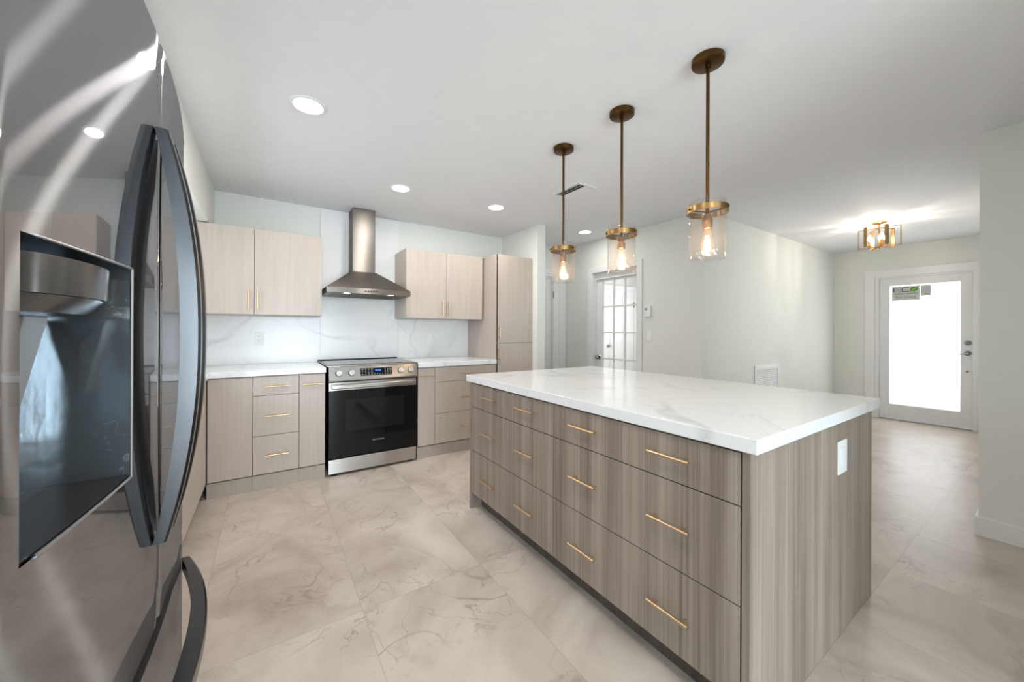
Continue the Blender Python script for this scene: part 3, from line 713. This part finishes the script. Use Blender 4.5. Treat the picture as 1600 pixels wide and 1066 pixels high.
# ------------------------------------------------------------------ island
XI, YI0, YI1 = 1.172, 2.298, .515
t = thing('kitchen_island', 'grey-brown oak island with six wide drawers and brass bar pulls', 'island', (1.76, 1.41, 0))
obj('body', box(B(), XI + DT + .003, 2.335, YI1 + .024, YI0 - .024, .112, .871), 'carcass', t)
obj('end_panel', box(B(), XI, 2.355, YI1, YI1 + .0225, 0, .8715), 'grey_wood', t, bevel=.001)
obj('end_panel', box(B(), XI, 2.355, YI0 - .022, YI0, 0, .8715), 'grey_wood', t, bevel=.001)
obj('back_panel', box(B(), 2.337, 2.355, YI1 + .0225, YI0 - .022, 0, .8715), 'grey_wood', t)
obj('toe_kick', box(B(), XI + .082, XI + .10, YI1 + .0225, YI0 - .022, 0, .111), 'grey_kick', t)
ZI = (.116, .407, .705, .866)
for (y0, y1, hs) in ((1.4025, YI0 - .024, (2.025, 1.625)), (YI1 + .025, 1.4025, (1.185, .767))):
    for i in range(3):
        d = obj('drawer', box(B(), XI, XI + DT, y0 + G * 1.3, y1 - G * 1.3, ZI[i] + G * 1.3, ZI[i + 1] - G * 1.3), 'grey_wood', t, bevel=.001)
        for hy in hs: bar_handle(d, (XI, hy, (.258, .562, .795)[i]), 'Y', FXN, .158, r_=.0055)
op = obj('outlet', box(B(), 1.890, 1.990, YI1 - .006, YI1 - .0003, .655, .788), 'plastic', t, bevel=.002, label='white outlet plate on the island end panel')
bm = B(); box(bm, 1.922, 1.958, YI1 - .0095, YI1 - .006, .682, .761)
os_ = obj('socket_insert', bm, 'plastic', op, bevel=.001)
tag(obj('island_countertop', box(B(), 1.158, 2.387, .491, 2.332, .873, .917), 'quartz', bevel=.0025), 'thick white quartz slab with faint grey veins on top of the island', 'countertop')

# ------------------------------------------------------------------ outlets, switches, thermostat, grilles
def plate_y(name, label, cat, x, z, wd, h, decor):
    y = YB - .0135
    t = thing(name, label, cat, (x, y, z))
    obj('cover_plate', box(B(), x - wd / 2, x + wd / 2, y - .005, y, z - h / 2, z + h / 2), 'plastic', t, bevel=.0015)
    if decor == 'duplex':
        for dz in (-.021, .021):
            s = obj('receptacle', prism(B(), [(x + .017 * math.cos(a) , z + dz + .0145 * math.sin(a)) for a in [i * PI / 8 for i in range(16)]], 'Y', y - .0075, y - .005), 'plastic', t)
            bm = B()
            for dx in (-.006, .006): box(bm, x + dx - .0012, x + dx + .0012, y - .0079, y - .0073, z + dz - .001, z + dz + .008)
            box(bm, x - .002, x + .002, y - .0079, y - .0073, z + dz - .010, z + dz - .006); obj('slot', bm, 'grey_plastic', s)
    else:
        obj('rocker', box(B(), x - .017, x + .017, y - .0095, y - .005, z - .034, z + .034), 'plastic', t, bevel=.001)
plate_y('outlet', 'white duplex outlet on the backsplash left of the range', 'outlet', -.065, 1.146, .070, .116, 'duplex')
plate_y('outlet', 'white outlet on the backsplash right of the range under the cabinet', 'outlet', 1.549, 1.146, .074, .116, 'decor')
t = thing('thermostat', 'white thermostat on the wall beside the glazed white door', 'thermostat', (XF, 2.672, 1.39))
obj('case', box(B(), XF - .026, XF - .0005, 2.632, 2.715, 1.392, 1.516), 'plastic', t, bevel=.004)
obj('screen', box(B(), XF - .0275, XF - .026, 2.673, 2.703, 1.466, 1.494), 'grey_plastic', t)
t = thing('light_switch', 'white rocker light switch below the thermostat', 'switch', (XF, 2.66, 1.11))
obj('cover_plate', box(B(), XF - .006, XF - .0005, 2.622, 2.698, 1.112, 1.234), 'plastic', t, bevel=.002)
obj('rocker', prism(B(), [(XF - .012, 1.14), (XF - .006, 1.138), (XF - .006, 1.208), (XF - .007, 1.207)], 'Y', 2.643, 2.677), 'plastic', t)
# return-air grille in the hall wall
gx0, gx1, gz0, gz1 = 4.70, 5.36, .16, .83
t = thing('return_air_grille', 'white slatted return air grille low on the hall wall', 'vent', (5.03, YH, gz0))
bm = B(); yy = YH - .012
box(bm, gx0, gx1, yy, YH - .0005, gz1 - .045, gz1); box(bm, gx0, gx1, yy, YH - .0005, gz0, gz0 + .045)
box(bm, gx0, gx0 + .045, yy, YH - .0005, gz0 + .045, gz1 - .045); box(bm, gx1 - .045, gx1, yy, YH - .0005, gz0 + .045, gz1 - .045)
obj('frame', bm, 'register', t, bevel=.002)
bm = B(); n = 26
for i in range(n):
    z = gz0 + .05 + (gz1 - gz0 - .11) * i / (n - 1)
    prism(bm, [(yy + .001, z), (yy + .003, z - .002), (YH - .001, z + .012), (YH - .003, z + .014)], 'X', gx0 + .045, gx1 - .045)
obj('louver', bm, 'register', t)
obj('duct_backing', box(B(), gx0 + .045, gx1 - .045, YH - .0012, YH - .0002, gz0 + .045, gz1 - .045), 'grey_plastic', t)
# ceiling register
t = thing('ceiling_register', 'white louvered air register in the ceiling behind the pendants', 'vent', (2.2, 2.36, ZC))
vx0, vx1, vy0, vy1 = 2.085, 2.310, 2.195, 2.525
bm = B(); zz = ZC - .010
box(bm, vx0, vx0 + .025, vy0, vy1, zz, ZC - .0005); box(bm, vx1 - .025, vx1, vy0, vy1, zz, ZC - .0005)
box(bm, vx0 + .025, vx1 - .025, vy0, vy0 + .025, zz, ZC - .0005); box(bm, vx0 + .025, vx1 - .025, vy1 - .025, vy1, zz, ZC - .0005)
obj('frame', bm, 'register', t, bevel=.002)
bm = B()
for i in range(6):
    x = vx0 + .034 + i * .029
    s = -1 if i < 3 else 1
    prism(bm, [(x - .010 * s, ZC - .002), (x - .008 * s, ZC - .002), (x + .012 * s, ZC - .016), (x + .010 * s, ZC - .017)], 'Y', vy0 + .025, vy1 - .025)
obj('louver', bm, 'register', t)
obj('duct_backing', box(B(), vx0 + .025, vx1 - .025, vy0 + .025, vy1 - .025, ZC - .0012, ZC - .0002), 'shadow_gap', t)

# ------------------------------------------------------------------ recessed downlights
def downlight():
    t = thing('recessed_downlight', '', 'ceiling light', (0, 0, ZC), 'recessed ceiling downlights')
    bm = lathe(B(), [(.072, -.001), (.072, -.006), (.078, -.008), (.090, -.004), (.092, -.0005)], (0, 0, ZC), 40)
    obj('trim_ring', bm, 'trim', t, smooth=True)
    bm = B(); vs = [bm.verts.new((.0715 * math.cos(2 * PI * i / 32), .0715 * math.sin(2 * PI * i / 32), ZC - .004)) for i in range(32)]
    bm.faces.new(vs[::-1]); o = obj('lens', bm, 'downlight', t, smooth=True)
    return t
t0 = downlight()
DL = [(.178, 2.262, 'recessed ceiling downlight nearest the refrigerator, largest in view'),
      (.937, 3.138, 'recessed ceiling downlight just in front of the range hood'),
      (1.857, 3.102, 'recessed ceiling downlight in front of the right wall cabinet and pantry'),
      (3.213, 3.265, 'recessed ceiling downlight past the pantry above the passage'),
      (.30, .70, 'added unseen ceiling downlight over the aisle between refrigerator and island'),  # added out of view to brighten the aisle floor and island drawers
      (.55, -.45, 'added unseen ceiling downlight behind the photographer on the refrigerator side')]  # added behind the camera to lift the near floor
for i, (x, y, lb) in enumerate(DL):
    if i == 0: t0.location = (x, y, ZC); t0['label'] = lb
    else:
        c = copy_tree(t0, (x, y, ZC), lb)
        if i == 3:                                  # the passage lamp is dimmed
            ln = [o for o in c.children if o.name.startswith('lens')][0]; ln.data = ln.data.copy(); ln.data.materials[0] = M['dim_downlight']
    l = bpy.data.lights.new('downlight_lamp', 'AREA'); l.shape = 'DISK'; l.size = .140; l.energy = 3.2 if i == 3 else 6.7; l.color = (1, .945, .89)
    o = bpy.data.objects.new('downlight_lamp', l); COL.objects.link(o); o.location = (x, y, ZC - .0095)

# ------------------------------------------------------------------ pendants
def pendant():
    t = thing('pendant_light', '', 'pendant light', (0, 0, ZC), 'pendants hanging over the island')
    obj('canopy', lathe(B(), [(0, -.026), (.060, -.026), (.0655, -.023), (.0665, -.018), (.0665, -.001), (0, -.001)], (0, 0, ZC), 40), 'brass', t, smooth=True)
    bm = B(); cyl(bm, (0, 0, ZC - .025), (0, 0, 1.740), .0075, n=16); cyl(bm, (0, 0, ZC - .045), (0, 0, ZC - .025), .011, n=16)
    obj('rod', bm, 'brass', t, smooth=True)
    zr = 1.746
    rg = obj('ring', lathe(B(), [(.0775, zr), (.0845, zr), (.0845, zr + .026), (.0775, zr + .026)], (0, 0, 0), 48, close=True), 'brass_light', t, bevel=.001, smooth=True)
    bm = B()
    for a in (0.6, .6 + 2 * PI / 3, .6 + 4 * PI / 3):
        c = Vector((math.cos(a), math.sin(a), 0)); p = c * .006 + Vector((0, 0, zr + .006)); q = c * .079 + Vector((0, 0, zr + .006)); cyl(bm, p, q, .0035, n=8)
        cyl(bm, c * .080 + Vector((0, 0, zr + .013)), c * .090 + Vector((0, 0, zr + .013)), .004, n=10)
    obj('spoke', bm, 'brass', rg, smooth=True)
    obj('glass_shade', lathe(B(), [(.0735, 1.545), (.0745, 1.60), (.0735, 1.67), (.0745, 1.74), (.0735, 1.798), (.0710, 1.798), (.0715, 1.74), (.0705, 1.67), (.0715, 1.60), (.0710, 1.545)], (0, 0, 0), 56, close=True), 'seeded', t, smooth=True)
    sk = obj('socket', lathe(B(), [(0, 1.742), (.013, 1.742), (.0155, 1.735), (.0205, 1.720), (.0215, 1.678), (.0185, 1.676), (0, 1.676)], (0, 0, 0), 28), 'copper', t, smooth=True)
    bl = obj('bulb', lathe(B(), [(.012, 1.676), (.0135, 1.665), (.020, 1.640), (.0265, 1.612), (.0275, 1.598), (.0235, 1.578), (.013, 1.564), (0, 1.560)], (0, 0, 0), 28), 'bulb', t, smooth=True)
    bm = B()
    for i in range(6):
        a = 2 * PI * i / 6; c = Vector((math.cos(a), math.sin(a), 0))
        cyl(bm, c * .006 + Vector((0, 0, 1.648)), c * .013 + Vector((0, 0, 1.592)), .0011, n=6)
    obj('filament', bm, 'filament', bl)
    return t
p0 = pendant()
PL = [(1.62, .890, 'nearest of the three brass pendants, hanging over the near end of the island'),
      (1.62, 1.366, 'middle one of the three brass pendants over the island'),
      (1.62, 1.846, 'farthest brass pendant over the island, nearest the pantry')]
for i, (x, y, lb) in enumerate(PL):
    if i == 0: p0.location = (x, y, ZC); p0['label'] = lb
    else: copy_tree(p0, (x, y, ZC), lb)
    l = bpy.data.lights.new('pendant_bulb_light', 'POINT'); l.energy = 1.4; l.color = (1, .80, .56); l.shadow_soft_size = .02
    o = bpy.data.objects.new('pendant_bulb_light', l); COL.objects.link(o); o.location = (x, y, 1.610)

# ------------------------------------------------------------------ flush ceiling light in the hall
fx, fy = 5.56, 1.163
t = thing('flush_ceiling_light', 'brass flush ceiling light with open rectangular frames in the entry hall', 'ceiling light', (fx, fy, ZC))
obj('canopy', lathe(B(), [(0, -.022), (.056, -.022), (.062, -.016), (.062, -.001), (0, -.001)], (fx, fy, ZC), 36), 'brass_light', t, smooth=True)
obj('stem', cyl(B(), (fx, fy, 2.145), (fx, fy, 2.412), .008, n=14), 'brass_light', t, smooth=True)
obj('finial', lathe(B(), [(0, 2.122), (.009, 2.126), (.011, 2.134), (.006, 2.142), (.005, 2.150)], (fx, fy, 0), 18), 'brass_light', t, smooth=True)
for kk in range(6):
    a = math.radians(31.8 + 60 * kk); c = Vector((math.cos(a), math.sin(a), 0)); s = Vector((-math.sin(a), math.cos(a), 0)); bm = B()
    def bar(r0, r1, z0, z1, hw):
        P = [Vector((fx, fy, 0)) + c * rr_ + s * ss + Vector((0, 0, zz_)) for zz_ in (z0, z1) for rr_, ss in ((r0, -hw), (r1, -hw), (r1, hw), (r0, hw))]
        vs = [bm.verts.new(p) for p in P]
        for f in ((0, 1, 2, 3), (7, 6, 5, 4), (0, 4, 5, 1), (1, 5, 6, 2), (2, 6, 7, 3), (3, 7, 4, 0)): bm.faces.new([vs[i] for i in f])
    bar(.008, .168, 2.152, 2.158, .006); bar(.008, .168, 2.357, 2.363, .006); bar(.163, .168, 2.152, 2.363, .017)
    obj('frame_arm', bm, 'brass_light', t)
for kk in range(3):
    a = math.radians(-78.2 - 74 - 120 * kk); px, py = fx + .075 * math.cos(a), fy + .075 * math.sin(a)
    bm = B(); cyl(bm, (px, py, 2.150), (px, py, 2.225), .012, n=16); cyl(bm, (px, py, 2.154), (fx, fy, 2.154), .004, n=8)
    cs = obj('candle_socket', bm, 'brass_light', t, smooth=True)
    obj('candle_bulb', lathe(B(), [(.006, 2.225), (.013, 2.240), (.016, 2.255), (.011, 2.278), (.004, 2.298), (0, 2.302)], (px, py, 0), 18), 'candle', cs, smooth=True)
    l = bpy.data.lights.new('hall_bulb_light', 'POINT'); l.energy = 4.2; l.color = (1, .95, .89); l.shadow_soft_size = .012
    o = bpy.data.objects.new('hall_bulb_light', l); COL.objects.link(o); o.location = (px, py, 2.262)

# ------------------------------------------------------------------ refrigerator
YG, HW, XFr, BOW = .958, .455, -.172, .031
def xface(y): return XFr - BOW * ((y - YG) / HW) ** 2
t = thing('refrigerator', 'dark stainless french-door refrigerator with a water dispenser', 'refrigerator', (-.60, YG, 0))
XB = -.262
obj('case', box(B(), XL + .03, XB - .012, YG - HW + .004, YG + HW - .004, .03, 1.745), 'fridge_side', t, bevel=.004)
bm = B(); box(bm, -.34, -.20, YG - HW + .01, YG - HW + .075, 1.746, 1.772); box(bm, -.34, -.20, YG + HW - .075, YG + HW - .01, 1.746, 1.772)
obj('hinge_cover', bm, 'black', t, bevel=.006)
obj('base_grille', box(B(), XB - .02, XB + .04, YG - HW + .02, YG + HW - .02, .0, .07), 'black', t, bevel=.003)
RE = .012
def door_shell(y0, y1, z0, z1, hole=None, n=22):
    """bowed door front with rounded upright edges; hole = (y0, y1, z0, z1) stays open"""
    ys = []
    for i in range(7):
        a = PI / 2 * i / 6; ys.append((y0 + RE * (1 - math.sin(a)) if False else y0 + RE * (1 - math.cos(a)), -RE * (1 - math.sin(a))))
    inner = [y0 + RE + (y1 - y0 - 2 * RE) * i / n for i in range(1, n)]
    if hole: inner = sorted(set([y for y in inner if min(abs(y - hole[0]), abs(y - hole[1])) > .004] + [hole[0], hole[1]]))
    ys += [(y, 0) for y in inner]
    for i in range(7):
        a = PI / 2 * i / 6; ys.append((y1 - RE * (1 - math.sin(a)), -RE * (1 - math.cos(a))))
    zs = [z0, z1] if not hole else [z0, hole[2], hole[3], z1]
    bm = B(); grid = [[bm.verts.new((xface(y) + dx, y, z)) for (y, dx) in ys] for z in zs]
    for a in range(len(zs) - 1):
        for b_ in range(len(ys) - 1):
            if hole and a == 1 and hole[0] - 1e-6 <= ys[b_][0] and ys[b_ + 1][0] <= hole[1] + 1e-6: continue
            bm.faces.new((grid[a][b_], grid[a][b_ + 1], grid[a + 1][b_ + 1], grid[a + 1][b_]))
    bk0 = [bm.verts.new((XB, ys[0][0], z)) for z in zs]; bk1 = [bm.verts.new((XB, ys[-1][0], z)) for z in zs]
    for a in range(len(zs) - 1):
        bm.faces.new((bk0[a], grid[a][0], grid[a + 1][0], bk0[a + 1])); bm.faces.new((grid[a][-1], bk1[a], bk1[a + 1], grid[a + 1][-1]))
    bm.faces.new([bk0[0], bk1[0]] + grid[0][::-1]); bm.faces.new(grid[-1] + [bk1[-1], bk0[-1]])
    if not hole: bm.faces.new((bk0[0], bk0[1], bk1[1], bk1[0]))
    bmesh.ops.recalc_face_normals(bm, faces=bm.faces)
    return bm
ZDB, ZDT = .672, 1.772
HO = (.552, .803, .996, 1.318)
near = obj('door', door_shell(YG - HW, YG - .003, ZDB, ZDT, HO), 'fridge', t, smooth=True, label='near door with the water dispenser')
far = obj('door', door_shell(YG + .003, YG + HW, ZDB, ZDT), 'fridge', t, smooth=True, label='far door without dispenser')
fz = obj('freezer_drawer', door_shell(YG - HW, YG + HW, .085, .640, None, 36), 'fridge', t, smooth=True)
obj('drawer_recess', box(B(), XB + .0, XFr - .05, YG - HW + .02, YG + HW - .02, .640, ZDB), 'black', t)
obj('door_gasket', box(B(), XB, XFr - .03, YG - .0024, YG + .0024, ZDB + .005, ZDT - .005), 'black', t)
def bow_bar(zs_or_ys, centre, half, base, lift, thick, width, vertical):
    sec = []; n = 28
    for i in range(n + 1):
        u = -1 + 2 * i / n; arch = (1 - abs(u) ** 2.2)
        c = centre + half * u
        if vertical:
            xb = xface(base) + .0005 + lift * arch; xo = xb + thick * (.62 + .38 * arch); xi = xface(base) + .0005 if abs(u) > .995 else xb
            ch_ = .004
            sec.append([(xi, base - width / 2, c), (xo - ch_, base - width / 2, c), (xo, base - width / 2 + ch_, c), (xo, base + width / 2 - ch_, c), (xo - ch_, base + width / 2, c), (xi, base + width / 2, c)])
        else:
            xb = xface(c) + .0005 + lift * arch; xo = xb + thick * (.62 + .38 * arch); xi = xb; ch_ = .004
            sec.append([(xi, c, base - width / 2), (xo - ch_, c, base - width / 2), (xo, c, base - width / 2 + ch_), (xo, c, base + width / 2 - ch_), (xo - ch_, c, base + width / 2), (xi, c, base + width / 2)])
    return sweep(B(), sec)
obj('door_handle', bow_bar(None, 1.213, .378, .926, .036, .030, .026, True), 'fridge_handle', near, smooth=True)
obj('door_handle', bow_bar(None, 1.213, .378, .990, .036, .030, .026, True), 'fridge_handle', far, smooth=True)
obj('drawer_handle', bow_bar(None, YG, .375, .588, .036, .030, .032, False), 'fridge_handle', fz, smooth=True)
# dispenser recess
XD0 = -.262
y0, y1, z0, z1 = HO
bm = B()
ff = [(xface(y0) - .001, y0), (xface(y1) - .001, y1)]
def quad(bm, *p): bm.faces.new([bm.verts.new(q) for q in p])
quad(bm, (XD0, y0, z0), (XD0, y1, z0), (XD0, y1, z1), (XD0, y0, z1))
quad(bm, (XD0, y1, z0), (ff[1][0], y1, z0), (ff[1][0], y1, z1), (XD0, y1, z1))
quad(bm, (XD0, y0, z0), (XD0, y0, z1), (ff[0][0], y0, z1), (ff[0][0], y0, z0))
quad(bm, (XD0, y0, z1), (XD0, y1, z1), (ff[1][0], y1, z1), (ff[0][0], y0, z1))
bmesh.ops.remove_doubles(bm, verts=bm.verts, dist=1e-5)
dsp = obj('dispenser', bm, 'film', near)
bm = B(); n = 12; wv = .0035
def rim(bm, pts):
    for a, b_ in zip(pts[:-1], pts[1:]): cyl(bm, a, b_, wv * .6, n=8)
yy_ = [y0 + (y1 - y0) * i / n for i in range(n + 1)]
rim(bm, [(xface(y) , y, z0) for y in yy_[1:]]); rim(bm, [(xface(y), y, z1) for y in yy_[1:]]); rim(bm, [(xface(y1), y1, z0), (xface(y1), y1, z1)])
obj('bezel', bm, 'chrome', dsp, smooth=True)
obj('drip_tray', prism(B(), [(XD0, y0 + .001)] + [(xface(y0 + (y1 - y0) * i / 10) - .003, min(max(y0 + (y1 - y0) * i / 10, y0 + .001), y1 - .001)) for i in range(11)] + [(XD0, y1 - .001)], 'Z', z0 + .0004, z0 + .004), 'tray', dsp)
bm = B(); cyc = (y0 + y1) / 2
def half_drum(zt, zb, dep, dep2):
    sec = []
    for z, dd in ((zt, dep), (zb, dep2)):
        ring = [(XD0 + .0005, y0 + .004, z)]
        for i in range(17):
            a = PI * i / 16; ring.append((XD0 + dd * (math.sin(a) ** .6), cyc - (y1 - y0 - .012) / 2 * math.cos(a), z))
        ring.append((XD0 + .0005, y1 - .004, z)); sec.append(ring)
    return sweep(B(), sec)
hs = obj('nozzle_housing', half_drum(1.303, 1.262, .086, .084), 'nozzle', dsp, smooth=True)
obj('nozzle_lip', half_drum(1.2615, 1.243, .080, .062), 'nozzle', dsp, smooth=True)
obj('paddle', prism(B(), [(XD0 + .004, 1.20), (XD0 + .030, 1.24), (XD0 + .034, 1.24), (XD0 + .010, 1.12), (XD0 + .004, 1.12)], 'Y', cyc - .028, cyc + .028), 'grey_plastic', dsp, bevel=.002)
